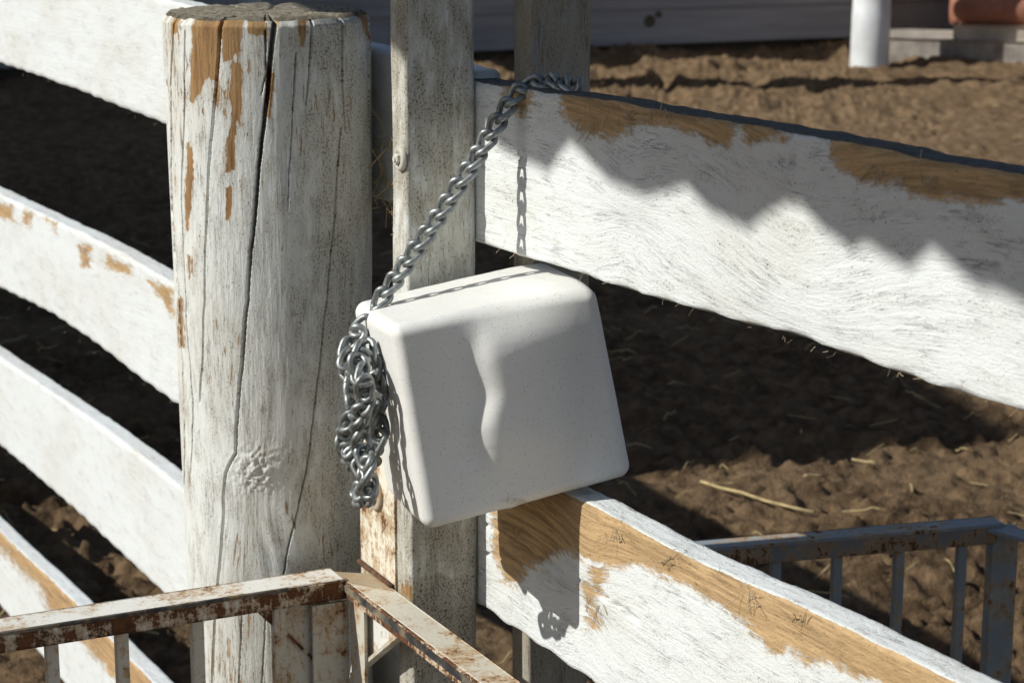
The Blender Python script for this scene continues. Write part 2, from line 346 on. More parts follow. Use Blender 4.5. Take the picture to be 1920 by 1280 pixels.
# log house to the right, its wall turned to the sun
lc = onz(1782, 122); ld = np.array([math.cos(-.36), math.sin(-.36), 0]); ln = np.array([ld[1], -ld[0], 0]); LL = 4.5
lh = empty('log_house', lc, 'house wall of rounded red and pale logs at the far right', 'building')
box('foundation', lc + ld * (LL / 2 - .32) - ln * .45 + Z * .06, [ld, ln, Z], [LL / 2 + .35, .43, .13], M_CONC, lh, .015)
box('sill_beam', lc + ld * LL / 2 - ln * .30 + Z * .24, [ld, ln, Z], [LL / 2, .22, .06], M_LOGW, lh, .02)
rz = .125; zz = .29 + rz
for k in range(11):
    V = []; ns = 20
    for x in np.linspace(-.04, LL, 12):
        for i in range(ns):
            t = 2 * math.pi * i / ns; rr = rz * (1 + .05 * math.sin(x * 2 + k)); V.append(lc + ld * x - ln * (.20 - .0) + ln * math.cos(t) * rr + Z * (zz + math.sin(t) * rr * 1.02))
    mesh('log', V, grid_faces(12, ns, True).tolist() + [list(range(ns))[::-1], list(range(11 * ns, 12 * ns))], M_LOGR if k % 2 == 0 else M_LOGW, lh, True)
    zz += rz * 1.88
box('inner_wall', lc + ld * LL / 2 - ln * .85 + Z * 1.7, [ld, ln, Z], [LL / 2 - .05, .6, 1.5], M_LOGW, lh, 0)
# round rails added out of view above, to streak the far soil with shadow
rp = onz(470, 165); rp = rp * np.array([1, 1, 0])
rf = empty('added_shadow_rails', rp, 'crooked round rails on two posts, added above the view to streak the far soil with shadow', 'fence')
V, Fc = tube([rp + Z * -.1, rp + Z * 1.7], .09, 14); mesh('post', V, Fc, M_PIPE, rf, True)
V, Fc = tube([np.array([4.6, 14.8, z]) for z in (-.1, 1.7)], .09, 14); mesh('post', V, Fc, M_PIPE, rf, True)
for hz_, r_ in ((.8, .09), (1.5, .12)):
    q0 = rp + Z * hz_; q1 = np.array([4.6, 14.8 * 1.0, hz_]); V, Fc = tube([q0 + (q1 - q0) * f + Z * .07 * math.sin(11 * f + hz_) + Z * .04 * math.sin(29 * f) for f in np.linspace(0, 1, 30)], r_, 12); mesh('rail', V, Fc, M_PIPE, rf, True)

# ------------------------------------------------------------------ barn to the left, out of the picture, whose shadow darkens the paddock
ga = onz(1200, 868); gb = onz(1690, 834); tip = onz(1850, 775)
edge = -SH * (((gb - ga) @ -SH)); e0 = (ga + gb) / 2
bc = e0 + SH * 6.3; bc[2] = 0; bh = float((tip - bc) @ -SH) * math.tan(SUN_EL)
bd = np.array([-.22, .975, 0]); bd /= np.linalg.norm(bd); bn = np.array([bd[1], -bd[0], 0])
barn = empty('timber_barn', bc, 'tall timber barn beside the paddock, beyond the left edge of the picture', 'building')
box('barn_wall', bc + bd * 8 - bn * 2 + Z * (bh / 2 - .1), [bd, bn, Z], [8, 2, bh / 2], M_TIMB, barn, 0)
for k in range(40):
    o = beam('board', bc + bd * (.2 + .4 * k) + bn * .012 - Z * .05, bc + bd * (.2 + .4 * k) + bn * .012 + Z * (bh - .12), bd, .19, .014, M_TIMB, barn, .004)
box('barn_roof', bc + bd * 8 - bn * 2 + Z * (bh - .06), [bd, bn, Z], [8.02, 2.02, .05], M_ROOF, barn, 0)

# unseen canopy added behind the camera, its edge cut to the fence shadow's outline
zig = [(560, 40), (640, 55), (700, 90), (760, 70), (820, 150), (870, 165), (912, 212), (935, 250), (980, 272), (1025, 295), (1045, 262), (1066, 238), (1088, 258), (1140, 312), (1205, 338), (1240, 330), (1285, 318), (1330, 366), (1400, 397),
       (1430, 372), (1470, 349), (1500, 352), (1540, 396), (1590, 431), (1622, 421), (1655, 443), (1702, 468), (1742, 427), (1770, 450), (1830, 502), (1862, 505), (1920, 532), (1990, 520), (2080, 590), (2200, 585), (2350, 690), (2600, 740), (3000, 900)]
DC = 1.2
can = empty('added_shade_canopy', fp(-.2, DC, 0), 'unseen canopy added above the viewer, its ragged edge cut to shade the fence top', 'canopy')
low = [pw(x, y, 0.) + SUN * (DC / float(SUN @ FW)) for x, y in zig]
ztop = max(p[2] for p in low) + .42
outl = low + [np.array([low[-1][0], low[-1][1], ztop]), np.array([low[0][0], low[0][1], ztop])]
k = len(low); V = []; Fc = []
for i, p in enumerate(low): V += [p, np.array([p[0], p[1], ztop])]
V2 = [v + FW * .018 for v in V]; n2 = len(V); V = V + V2
for i in range(k - 1):
    a, b, c, d = 2 * i, 2 * i + 1, 2 * i + 3, 2 * i + 2
    Fc += [[a, b, c, d], [a + n2, d + n2, c + n2, b + n2], [a, d, d + n2, a + n2], [b, b + n2, c + n2, c]]
Fc += [[0, n2, n2 + 1, 1], [2 * k - 2, 2 * k - 1, n2 + 2 * k - 1, n2 + 2 * k - 2]]
mesh('shadow_edge_board', V, Fc, M_TIMB, can)
ua = float((low[0] - O0) @ FU); ub = float((low[-1] - O0) @ FU); um = (ua + ub) / 2
box('roof_sheet', fp(um, DC - .16, ztop + .016), [FU, FW, Z], [(ub - ua) / 2 + .02, .2, .014], M_ROOF, can, .004)
beam('post', fp(ub + .1, DC + .05, -.1), fp(ub + .1, DC + .05, ztop + .03), FU, .05, .05, M_TIMB, can)
beam('beam', fp(ub + .1, DC + .045, ztop - .06), fp(ua, DC + .045, ztop - .06), FW, .025, .05, M_TIMB, can)

# ------------------------------------------------------------------ the white plank fence
fence = empty('plank_fence', fp(0, 0, 0), 'white painted plank fence with a round post, peeling and worn to bare wood', 'fence')
def smooth_fn(pts, seed, amp=.0016):
    P = np.array(sorted(pts), float)
    return lambda u: np.interp(u, P[:, 0], P[:, 1]) + amp * 2 * fbm(u * 38, 0 * u + seed * 3.3, seed, 4) + .006 * fbm(u * 5, 0 * u, seed + 5, 2)
def plank(name, u0, u1, top, bot, th, mat, du=.005, nf=46, seed=1, bare_px=(), knots=(), wfn=None, cracks=(), soft=26., grime=.0, label=None, edge_wear=0., grey=.30):
    us = np.arange(u0, u1 + du, du); n = len(us); zt = top(us); zb = bot(us); b = .0045
    ft = np.linspace(0, 1, nf)
    ring_z = []; ring_w = []
    for f in ft: ring_z.append(zb + b * (1 + .5 * np.sin(us * 91)) * .6 + (zt - zb - b * 1.6) * f); ring_w.append(0 * us)
    chip = b * (1 + 1.2 * fbm(us * 60, 0 * us, seed + 40, 3))
    ring_z.append(zt - chip * .35); ring_w.append(-chip * .3)
    for f in np.linspace(0, 1, 8): ring_z.append(zt + .0016 * fbm(us * 50, 0 * us + f * 9, seed + 3, 3)); ring_w.append(-(b + (th - 2 * b) * f) + 0 * us)
    ring_z.append(zt - b); ring_w.append(-th + 0 * us); ring_z.append(zb + b); ring_w.append(-th + 0 * us)
    for f in np.linspace(1, 0, 5): ring_z.append(zb + 0 * us); ring_w.append(-(b + (th - 2 * b) * f) + 0 * us)
    ZZ = np.stack(ring_z, 1); WW = np.stack(ring_w, 1); UU = np.repeat(us[:, None], ZZ.shape[1], 1); m = ZZ.shape[1]
    front = np.zeros(m, bool); front[:nf] = True
    # knots bend the grain round them
    ty = ZZ.copy()
    for ku, kz, R in knots:
        du_ = UU - ku; dz = ZZ - kz; ty = ty + R * np.exp(-(du_ / (R * 2.6)) ** 2) * np.tanh(dz / (R * .55)) * np.exp(-(dz / (R * 4)) ** 2)
    rel = .0007 * fbm(UU * 9, ty * 120, seed + 60, 3) + .0022 * fbm(UU * 4, ZZ * 9, seed + 61, 3)
    P = (O0[None, None] + UU[..., None] * FU + (WW)[..., None] * FW); P[..., 2] = ZZ
    px, py = proj(P.reshape(-1, 3)); px = px.reshape(n, m); py = py.reshape(n, m)
    bare = np.zeros((n, m))
    for poly in bare_px: bare = np.maximum(bare, polyval(px, py, poly, soft))
    fm = front.copy(); fm[nf] = True; bare = bare * fm[None]
    gm = np.zeros((n, m)) + grime
    depth = np.zeros((n, m))
    for pts, wd_ in cracks:
        d, s = linedist(px, py, pts); depth += .006 * np.exp(-(d / wd_) ** 2)
    P = P + ((rel - depth) * front[None])[..., None] * FW
    o = mesh(name, P.reshape(-1, 3), grid_faces(n, m, True).tolist() + [list(range(m)), list(range((n - 1) * m, n * m))[::-1]], mat, fence, True)
    bm = bmesh.new(); bm.from_mesh(o.data); bmesh.ops.recalc_face_normals(bm, faces=bm.faces[:]); bm.to_mesh(o.data); bm.free()
    vattr(o, 'tc', np.stack([UU + seed * 1.7, ty, WW], -1)); fattr(o, 'bare', bare); fattr(o, 'grime', gm)
    gy = np.zeros((n, m)); gy[:, nf + 1:nf + 9] = grey; gy[:, nf] = grey * .5; fattr(o, 'grey', gy)
    if label: o['label'] = label
    return o
def uz(*pts): return [onw(x, y, 0.) for x, y in pts]
UJ = onw(897, 500, 0.)[0]                  # planks butt behind the square post
R1 = uz((905, 150), (1060, 176), (1280, 215), (1500, 250), (1700, 290), (1920, 325)) + [(2.0, 1.375)]
def zline(pts, ulo, uhi):
    P = np.array(pts); k = np.polyfit(P[:, 0], P[:, 1], 1); return [(ulo, k[0] * ulo + k[1])] + [tuple(p) for p in pts] + [(uhi, k[0] * uhi + k[1])]
TH1 = .036
plank('plank', UJ - .02, 2.1, smooth_fn(zline(uz((905, 152), (1060, 178), (1280, 213), (1500, 252), (1700, 292), (1920, 326)), -.2, 2.2), 3),
      smooth_fn(zline(uz((905, 455), (1100, 520), (1300, 580), (1480, 628), (1700, 705), (1920, 770)), -.2, 2.2), 4), TH1, M_PLANK, .004, 60, 3,
      bare_px=[[(1040, 130), (1130, 142), (1230, 160), (1330, 185), (1385, 200), (1366, 276), (1335, 272), (1310, 254), (1255, 236), (1200, 228), (1150, 256), (1110, 254), (1062, 226)],
               [(1545, 215), (1640, 233), (1740, 250), (1860, 275), (1960, 290), (1960, 375), (1850, 378), (1760, 372), (1708, 362), (1690, 337), (1630, 342), (1572, 318)],
               [(948, 135), (996, 140), (994, 205), (978, 222), (962, 205)], [(1385, 200), (1480, 215), (1475, 262), (1400, 270)]],
      knots=[(onw(1490, 640)[0], onw(1490, 640)[1], .05), (onw(1180, 330)[0], onw(1180, 400)[1], .02)], cracks=[([(1480, 240), (1486, 300), (1480, 345)], 1.3), ([(1400, 300), (1440, 308), (1475, 300), (1490, 312)], 1.2), ([(900, 283), (960, 292), (985, 300)], 1.)],
      grey=.95, label='upper plank with bare yellow patches along its top edge')
plank('plank', UJ - .02, 1.5, smooth_fn(zline(uz((930, 872), (1075, 932), (1280, 1040), (1500, 1140), (1790, 1282)), -.2, 1.6), 7),
      smooth_fn(zline(uz((905, 1140), (1000, 1204), (1110, 1280)), -.2, 1.6), 8), TH1, M_PLANK, .004, 56, 9,
      bare_px=[[(930, 850), (1075, 885), (1130, 915), (1300, 1000), (1450, 1070), (1600, 1150), (1700, 1205), (1830, 1280), (1830, 1320), (1700, 1300), (1640, 1275), (1600, 1268), (1560, 1240), (1515, 1242), (1480, 1212), (1445, 1230), (1400, 1160), (1330, 1125), (1280, 1092), (1200, 1056), (1165, 1062), (1100, 1050), (1062, 1030), (1000, 1056), (962, 1092), (942, 1092), (926, 1010)],
               [(1092, 1096), (1110, 1100), (1120, 1150), (1128, 1180), (1112, 1172), (1098, 1130)], [(1112, 1062), (1134, 1065), (1126, 1110), (1112, 1100)]],
      knots=[(onw(1100, 1120)[0], onw(1100, 1120)[1], .02)], cracks=[([(905, 980), (960, 1010), (1030, 1055), (1120, 1110), (1200, 1165)], 1.3), ([(910, 1035), (970, 1060)], 1.)],
      label='lower plank with a long bare orange patch below its top edge')
LE = -7.2
plank('plank', LE, UJ - .024, smooth_fn(zline(uz((345, 8), (700, 92)), LE, .1), 13), smooth_fn(zline(uz((0, 120), (150, 170), (310, 235), (700, 372)), LE, .1), 14), TH1, M_PLANKL, .010, 30, 15, label='clean upper plank left of the round post')
plank('plank', LE, UJ - .024, smooth_fn(zline(uz((0, 366), (160, 440), (320, 528)), LE, .1), 17), smooth_fn(zline(uz((0, 540), (100, 590), (200, 660), (325, 755)), LE, .1), 18), TH1, M_PLANKL, .010, 30, 19,
      bare_px=[[(-20, 380), (20, 385), (25, 415), (-20, 400)], [(45, 395), (62, 400), (55, 425), (42, 415)], [(85, 408), (112, 418), (105, 432)], [(148, 458), (168, 462), (170, 500), (155, 500)], [(200, 480), (245, 500), (250, 520), (200, 500)], [(280, 525), (325, 545), (325, 590), (300, 560)]], soft=16,
      label='second plank left of the round post with small bare spots')
plank('plank', LE, UJ - .024, smooth_fn(zline(uz((0, 672), (170, 785), (328, 905)), LE, .1), 21), smooth_fn(zline(uz((0, 835), (150, 965), (310, 1115)), LE, .1), 22), TH1, M_PLANKL, .010, 30, 23, label='third plank left of the round post, clean white')
plank('plank', LE, UJ - .024, smooth_fn(zline(uz((0, 1000), (150, 1140), (285, 1282)), LE, .1), 25), smooth_fn([(LE, .07), (.1, .07)], 26), TH1, M_PLANKL, .010, 30, 27,
      bare_px=[[(-30, 960), (0, 985), (150, 1120), (300, 1275), (330, 1310), (250, 1330), (215, 1270), (160, 1210), (95, 1160), (75, 1100), (40, 1070), (0, 1030), (-30, 1010)]], label='lowest plank left of the round post with a bare orange top edge')
plank('plank', UJ - .02, 1.5, smooth_fn([(-.2, .52), (1.6, .525)], 28), smooth_fn([(-.2, .31), (1.6, .30)], 29), TH1, M_PLANK, .02, 12, 30)
plank('plank', UJ - .02, 1.5, smooth_fn([(-.2, .27), (1.6, .275)], 31), smooth_fn([(-.2, .07), (1.6, .07)], 32), TH1, M_PLANK, .02, 12, 33)

def sq_post(name, u0, u1, w0_, w1_, z0, z1, mat, seed, bare_px=(), label=None, gfun=None):
    nz = int((z1 - z0) / .006); zs = np.linspace(z0, z1, nz); rb = .003
    # outline (u,w) starting at the front left corner, going round by way of the right side
    ring = []
    def side(p, q, n):
        for i in range(n): ring.append((p[0] + (q[0] - p[0]) * i / n, p[1] + (q[1] - p[1]) * i / n))
    side((u0 + rb, w1_), (u1 - rb, w1_), 14); side((u1 - rb * .3, w1_ - rb * .3), (u1 - rb * .3, w1_ - rb * .35), 1); side((u1, w1_ - rb), (u1, w0_ + rb), 36)
    side((u1 - rb, w0_), (u0 + rb, w0_), 4); side((u0, w0_ + rb), (u0, w1_ - rb), 6); ring = np.array(ring); m = len(ring)
    UU = np.repeat(ring[None, :, 0], nz, 0); WW = np.repeat(ring[None, :, 1], nz, 0); ZZ = np.repeat(zs[:, None], m, 1)
    run = np.concatenate([[0], np.cumsum(np.hypot(*np.diff(ring, axis=0).T))]); RR = np.repeat(run[None], nz, 0)
    rel = .0024 * fbm(ZZ * 7, RR * 40, seed, 4) + .004 * fbm(ZZ * 2.2, RR * 0 + 3, seed + 4, 2)
    cu, cw = (u0 + u1) / 2, (w0_ + w1_) / 2
    UU = UU + np.sign(UU - cu) * rel; WW = WW + np.sign(WW - cw) * rel * (np.abs(WW - cw) > .9 * (w1_ - w0_) / 2)
    P = O0 + UU[..., None] * FU + WW[..., None] * FW; P[..., 2] = ZZ
    px, py = proj(P.reshape(-1, 3)); px = px.reshape(nz, m); py = py.reshape(nz, m)
    bare = np.zeros((nz, m))
    for poly in bare_px: bare = np.maximum(bare, polyval(px, py, poly, 22) * .9)
    gm = np.zeros((nz, m)) if gfun is None else gfun(px, py)
    o = mesh(name, P.reshape(-1, 3), grid_faces(nz, m, True).tolist() + [list(range(m))[::-1], list(range((nz - 1) * m, nz * m))], mat, fence, True)
    bm = bmesh.new(); bm.from_mesh(o.data); bmesh.ops.recalc_face_normals(bm, faces=bm.faces[:]); bm.to_mesh(o.data); bm.free()
    vattr(o, 'tc', np.stack([ZZ + seed, RR, RR * 0], -1)); fattr(o, 'bare', bare); fattr(o, 'grime', gm)
    if label: o['label'] = label
    return o
lo_, hi_ = .05, .15
for _ in range(40):
    md = (lo_ + hi_) / 2; x_, _y = proj(fp(UJ, md, 1.2)[None])
    if x_[0] > 763: lo_ = md
    else: hi_ = md
WP = lo_                                   # the square post stands this far in front of the planks
U0 = onw(734, 350, WP)[0]
sq_post('square_post', U0, UJ, .002, WP, -.1, 1.75, M_SQ, 41, bare_px=[[(748, 1100), (775, 1096), (776, 1124), (752, 1116)]],
        gfun=lambda px, py: np.clip(.55 + .25 * np.sin(py / 130.) + np.where(py > 1080, .5, 0) - np.where((px > 850) & (py > 100) & (py < 480), .3, 0), 0, 1.2), label='square post with stained side, in front of the planks')
p2l = onw(993, 100, -TH1 - .003)[0]; U2a = onw(960, 100, -TH1 - .003)[0]
lo_, hi_ = -.30, -.05
for _ in range(40):
    md = (lo_ + hi_) / 2; x_, _y = proj(fp(p2l, md, 1.4)[None])
    if x_[0] > 1111: lo_ = md
    else: hi_ = md
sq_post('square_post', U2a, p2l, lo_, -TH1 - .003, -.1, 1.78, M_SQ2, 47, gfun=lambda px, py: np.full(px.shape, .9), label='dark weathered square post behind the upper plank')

for ux in (-2.95, -5.3):
    sq_post('square_post', ux, ux + .09, .002, .09, -.1, 1.42, M_SQ, 60 + int(ux))

# round post
rc_w = .094; cu_, cz_ = onw(503, 200, rc_w); RP = 0.
pc = fp(cu_, rc_w, 0); dist = float((fp(cu_, rc_w, 1.36) - C0) @ cfw); RP = 192 / F * dist * .985
rc_w = RP + .004; cu_ = onw(503, 200, rc_w)[0]; pc = fp(cu_, rc_w, 0)
ztop_p = float(onw(503, 26, rc_w)[1])
def post_r(z): return RP * (1 - .055 * np.clip((ztop_p - z) / .62, 0, 1.3))
vd = math.atan2(C0[1] - pc[1], C0[0] - pc[0])               # towards the viewer
th = np.concatenate([np.linspace(-1.75, 1.75, 560), np.linspace(1.75, 2 * math.pi - 1.75, 60)[1:-1]]); mt = len(th)
zs = np.concatenate([np.linspace(-.1, .62, 40), np.linspace(.625, ztop_p, 560)]); nz = len(zs)
TT, ZZ = np.meshgrid(th, zs); RR = post_r(ZZ) * (1 + .008 * np.cos(2 * TT + .6) + .006 * np.sin(3 * TT + ZZ * 2))
def post_xyz(r): return np.stack([pc[0] + r * np.cos(vd + TT), pc[1] + r * np.sin(vd + TT), ZZ], -1)
P = post_xyz(RR); px, py = proj(P.reshape(-1, 3)); px = px.reshape(nz, mt); py = py.reshape(nz, mt); vis = np.abs(TT) < 1.62
wob = 9 * fbm(py / 40., px * 0, 71, 4)
CR = [([(518, 20), (510, 80), (500, 180), (490, 260), (482, 350), (475, 430), (468, 500), (462, 580), (458, 640), (450, 720), (443, 800), (441, 850), (424, 885), (420, 930), (421, 960), (415, 1040), (408, 1110), (402, 1200), (398, 1300)], 5.2, 2.2, .030),
      ([(414, 30), (410, 110), (403, 180), (395, 270), (390, 380), (386, 500), (383, 640), (374, 760)], 3.2, 1.6, .014),
      ([(325, 40), (318, 160), (322, 400), (338, 600), (345, 800), (345, 900), (342, 1000), (340, 1300)], 1.5, 1.5, .006), ([(347, 60), (345, 200), (340, 380), (350, 600), (362, 760), (356, 900)], 1.3, 1.1, .005),
      ([(586, 35), (578, 150), (572, 200)], 2.6, 1.3, .010), ([(555, 100), (548, 200), (540, 400)], 1.6, .9, .006), ([(641, 30), (640, 160), (646, 250)], 2.6, 1.3, .010),
      ([(637, 240), (628, 400), (605, 640), (595, 720), (575, 880), (558, 960), (540, 1030), (527, 1110), (515, 1300)], 1.5, 1.7, .008), ([(692, 30), (690, 200), (688, 400)], 2.5, 1.2, .008),
      ([(455, 1150), (448, 1300)], 1.2, 1.2, .005), ([(660, 500), (655, 700), (668, 900)], 1.1, 1.1, .004), ([(500, 1140), (490, 1300)], 1.1, 1.1, .004),
      ([(497, 60), (498, 140), (488, 180)], 2.2, 1.2, .008)]
cut = np.zeros((nz, mt)); cm = np.zeros((nz, mt))
for pts, wa, wb, dp in CR:
    d, s = linedist(px + wob * .5, py, pts); wdt = wa + (wb - wa) * np.clip(s * 1.4, 0, 1); v = np.clip(1 - (d / wdt) ** 2, 0, 1); fade = np.clip((1 - s) * 12, 0, 1) if dp < .02 else 1
    cut = np.maximum(cut, v ** .6 * dp * fade); cm = np.maximum(cm, np.clip(1.35 - d / wdt, 0, 1) * fade)
ty = TT * RP
kx, kz_ = 470, 945                                          # branch knot: grain fans out below and round it
rr_ = np.hypot((px - kx) / 75., (py - kz_) / 120.); lump = np.exp(-((px - 480) / 42.) ** 2 - ((py - 880) / 38.) ** 2)
ty = ty + .02 * np.exp(-rr_ ** 2) * np.tanh((px - kx) / 25.)
ring = np.sin(16 * np.hypot((px - 440) / 100., (py - 1080) / 150.)) * np.exp(-((px - 510) / 60.) ** 2 - ((py - 1010) / 75.) ** 2) + .8 * np.sin(19 * np.hypot((px - 665) / 90., (py - 930) / 120.)) * np.exp(-((px - 640) / 45.) ** 2 - ((py - 990) / 80.) ** 2)
rel = .0011 * fbm(ZZ * 10, ty * 130, 81, 4) + .004 * fbm(ZZ * 3, ty * 14, 82, 3) + .0008 * ring + lump * (.0025 + .007 * fbm(px / 7., py / 7., 88, 4))
R2 = RR + (rel * 1.0 - cut) * vis
R2 = np.where(ZZ > ztop_p - .006, R2 - (ZZ - ztop_p + .006) * .8, R2)
P = post_xyz(R2); P[-1, :, 2] += .004 * fbm(TT[-1] * 9, TT[-1] * 0, 90, 3); P[-2, :, 2] += .002 * fbm(TT[-1] * 9, TT[-1] * 0, 90, 3)
bare = np.zeros((nz, mt))
for poly in [[(362, 25), (413, 25), (411, 128), (402, 150), (388, 140), (374, 172), (360, 190), (362, 110)], [(418, 25), (456, 28), (450, 95), (430, 112), (417, 118)],
             [(438, 118), (452, 122), (449, 200), (440, 250), (438, 315), (425, 322), (426, 280), (434, 240), (432, 160)], [(425, 352), (435, 352), (431, 400), (426, 410)],
             [(352, 270), (362, 300), (358, 380), (352, 430), (349, 340)], [(502, 130), (514, 140), (512, 190), (504, 220), (498, 190)], [(556, 28), (578, 30), (574, 60), (566, 82)], [(320, 25), (332, 25), (330, 60), (322, 62)],
             [(461, 30), (500, 32), (498, 66), (470, 62)], [(334, 560), (340, 560), (344, 650), (338, 650)], [(354, 480), (358, 480), (357, 520)], [(676, 25), (695, 25), (693, 70), (684, 60)]]:
    bare = np.maximum(bare, polyval(px, py, poly, 11.))
bare = np.maximum(bare, np.where((py < 90), .22, 0) * (px < 560)); streak = fbm(px / 5., py / 60., 95, 3)
bare = np.maximum(bare, np.clip(.30 + streak * .9, 0, .62) * np.exp(-((px - 425) / 60.) ** 2) * np.clip((560 - py) / 500., 0, 1))
bare = np.maximum(bare, np.clip(streak - .06, 0, .3) * 1.2 * np.exp(-((px - 350) / 25.) ** 2))
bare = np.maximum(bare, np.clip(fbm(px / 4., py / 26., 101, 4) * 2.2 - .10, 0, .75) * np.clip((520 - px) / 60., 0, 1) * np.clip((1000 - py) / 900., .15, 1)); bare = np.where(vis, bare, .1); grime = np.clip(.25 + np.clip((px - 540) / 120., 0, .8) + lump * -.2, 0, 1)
# end grain on top
rings = 26; caps = [P.reshape(-1, 3)]; ctr = np.array([pc[0], pc[1], 0]); rim = P[-1].copy(); tcap = []; bcap = []
for i in range(1, rings + 1):
    f = 1 - i / rings * .995; q = ctr + (rim - ctr) * np.array([f, f, 0]); rad_ = np.hypot(q[:, 0] - pc[0], q[:, 1] - pc[1])
    q[:, 2] = ztop_p + .003 + .0012 * np.sin(rad_ * 900) * .6 + .005 * fbm(q[:, 0] * 60, q[:, 1] * 60, 97, 4) - .010 * cm[-8] * np.clip(f * 1.4 - .2, 0, 1) - .002 * (1 - f)
    caps.append(q); tcap.append(np.stack([rad_ * 2, rad_ * 2.5 + 4, TT[-1] * 0], -1)); bcap.append(np.full(mt, 1.0))
allv = np.concatenate(caps); nr = nz + rings
o = mesh('round_post', allv, grid_faces(nr, mt, True).tolist() + [list(range((nr - 1) * mt, nr * mt))], M_POST, fence, True)
o.data.materials.append(None)
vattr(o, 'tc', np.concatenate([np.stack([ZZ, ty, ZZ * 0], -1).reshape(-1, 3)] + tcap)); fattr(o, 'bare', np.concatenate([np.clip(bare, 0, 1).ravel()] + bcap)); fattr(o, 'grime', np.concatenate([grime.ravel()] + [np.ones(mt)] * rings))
t = NT('end_grain'); p_ = t.n('NewGeometry').outputs['Position']; tcv = t.attr('tc').outputs['Vector']
a_ = t.noise(t.mapv(tcv, (1, 420, 1)), 1, 3, .6); b_ = t.noise(p_, 160, 5, .7); c_ = t.noise(p_, 30, 4, .6)
cc = t.mix(t.ramp(b_, .35, .68), (.20, .165, .115), (.43, .40, .33)); cc = t.mix(t.ramp(c_, .45, .65, 0, .6), cc, (.34, .30, .20)); cc = t.mix(t.ramp(a_, .6, .72, 0, .5), cc, (.10, .075, .05))
o.data.materials[1] = t.done(cc, .9, t.bump(t.math('ADD', a_, b_), 1., .003), spec=.1)
mi = np.zeros(len(o.data.polygons), np.int32); mi[(nz - 1) * mt:] = 1; o.data.polygons.foreach_set('material_index', mi)
o['label'] = 'thick round post with long cracks and peeling white paint'
print('RP', RP, 'WP', WP, 'ztop', ztop_p)

def bolt(name, c, n, r, parent, mat_w, mat_n, tilt=0.):      # washer with a square nut
    n = np.asarray(n, float); a = np.cross(n, Z); a /= np.linalg.norm(a); b = np.cross(a, n); V = []; K = 28
    for rr, hh in ((r, -.001), (r, .0016), (r * .9, .0032), (r * .55, .0032), (r * .5, .001)):
        for i in range(K):
            t = 2 * math.pi * i / K; V.append(c + a * math.cos(t) * rr + b * math.sin(t) * rr + n * hh)
    w = mesh(name, V, grid_faces(5, K, True).tolist() + [list(range(4 * K, 5 * K))], mat_w, parent, True)
    V = []
    for rr, hh in ((r * .50, 0.), (r * .50, r * .42), (r * .42, r * .52)):
        for i in range(6):
            t = math.pi / 3 * i + tilt; V.append(c + a * math.cos(t) * rr + b * math.sin(t) * rr + n * hh)
    V.append(c + n * r * .52); Fn = grid_faces(3, 6, True).tolist() + [[12 + i, 12 + (i + 1) % 6, 18] for i in range(6)]
    mesh('nut', V, Fn, mat_n, w)
    V, Fc = tube([c + n * r * .4, c + n * r * .64], r * .22, 10); mesh('bolt_end', V, Fc, mat_n, w)
    return w
bolt('washer', pw(751, 298, WP + .001), FW, .0125, fence, flat('cream_nut', (.55, .52, .44), .7), flat('painted_nut', (.60, .58, .52), .7), .3)

# ------------------------------------------------------------------ white block wedged between the planks
qf = pw(797, 990, .150)                                      # its lower front left corner
def camdir(x, y, z): v = crt * x + cup * y + cfw * z; return v / np.linalg.norm(v)
YB = camdir(-.262, .155, 1.0); xb = camdir(math.cos(math.radians(11)), math.sin(math.radians(11)), 0); XB = xb - YB * (xb @ YB); XB /= np.linalg.norm(XB); ZB = np.cross(XB, YB)
hx, hy, hz = .107, .088, .102
bcx = qf + XB * hx * .985 + YB * hy * .93 + ZB * hz * .97
def rbox(hx, hy, hz, r, n):
    V = []; Fc = []; base = 0
    g = np.linspace(-1, 1, n); a, b = np.meshgrid(g, g, indexing='ij'); e = np.ones_like(a)
    for (x, y, z, flip) in ((a, b, e, 0), (a, b, -e, 1), (a, e, b, 1), (a, -e, b, 0), (e, a, b, 0), (-e, a, b, 1)):
        V.append(np.stack([x * hx, y * hy, z * hz], -1).reshape(-1, 3)); f = grid_faces(n, n) + base; Fc += (f[:, ::-1] if flip else f).tolist(); base += n * n
    V = np.concatenate(V); lim = np.array([hx - r, hy - r, hz - r]); inner = np.clip(V, -lim, lim); d = V - inner
    return inner + r * d / (np.linalg.norm(d, axis=1)[:, None] + 1e-12), Fc
V, Fc = rbox(hx, hy, hz, .0118, 110)
X, Y, ZL = V.T; xn, yn, zn = X / hx, Y / hy, ZL / hz
fr = np.clip((-yn - .1) / .9, 0, 1) ** 2                     # weight of the front face
tp = 1 - .035 * (1 - zn) * .5
X = X * (1 - .02 * zn); Y = Y * tp
Y = Y + fr * (.0052 * xn - .0045 * zn)
# licked hollow in the front: it deepens towards a wandering line, then rises quickly to a low ridge
cx_ = -.27 + .13 * zn - .045 * np.exp(-((zn + .15) / .2) ** 2) + .05 * np.exp(-((zn - .16) / .2) ** 2) + .16 * np.clip(-.32 - zn, 0, 1)
rise = 1 / (1 + np.exp((xn - cx_ - .02) / .052)); fall = np.clip((xn + .86) / .5, 0, 1); fall = fall * fall * (3 - 2 * fall)
zfade = 1 / (1 + np.exp((zn - .70) / .07)) / (1 + np.exp((-.46 - zn) / .06)); tail = np.clip((.98 - xn) / 1.15, 0, 1)
zf2 = 1 / (1 + np.exp((zn - .74) / .10)) / (1 + np.exp((-.50 - zn) / .09))
Y = Y + fr * (.0035 * rise * fall * zfade - .0102 * (1 - rise) * tail * zf2)
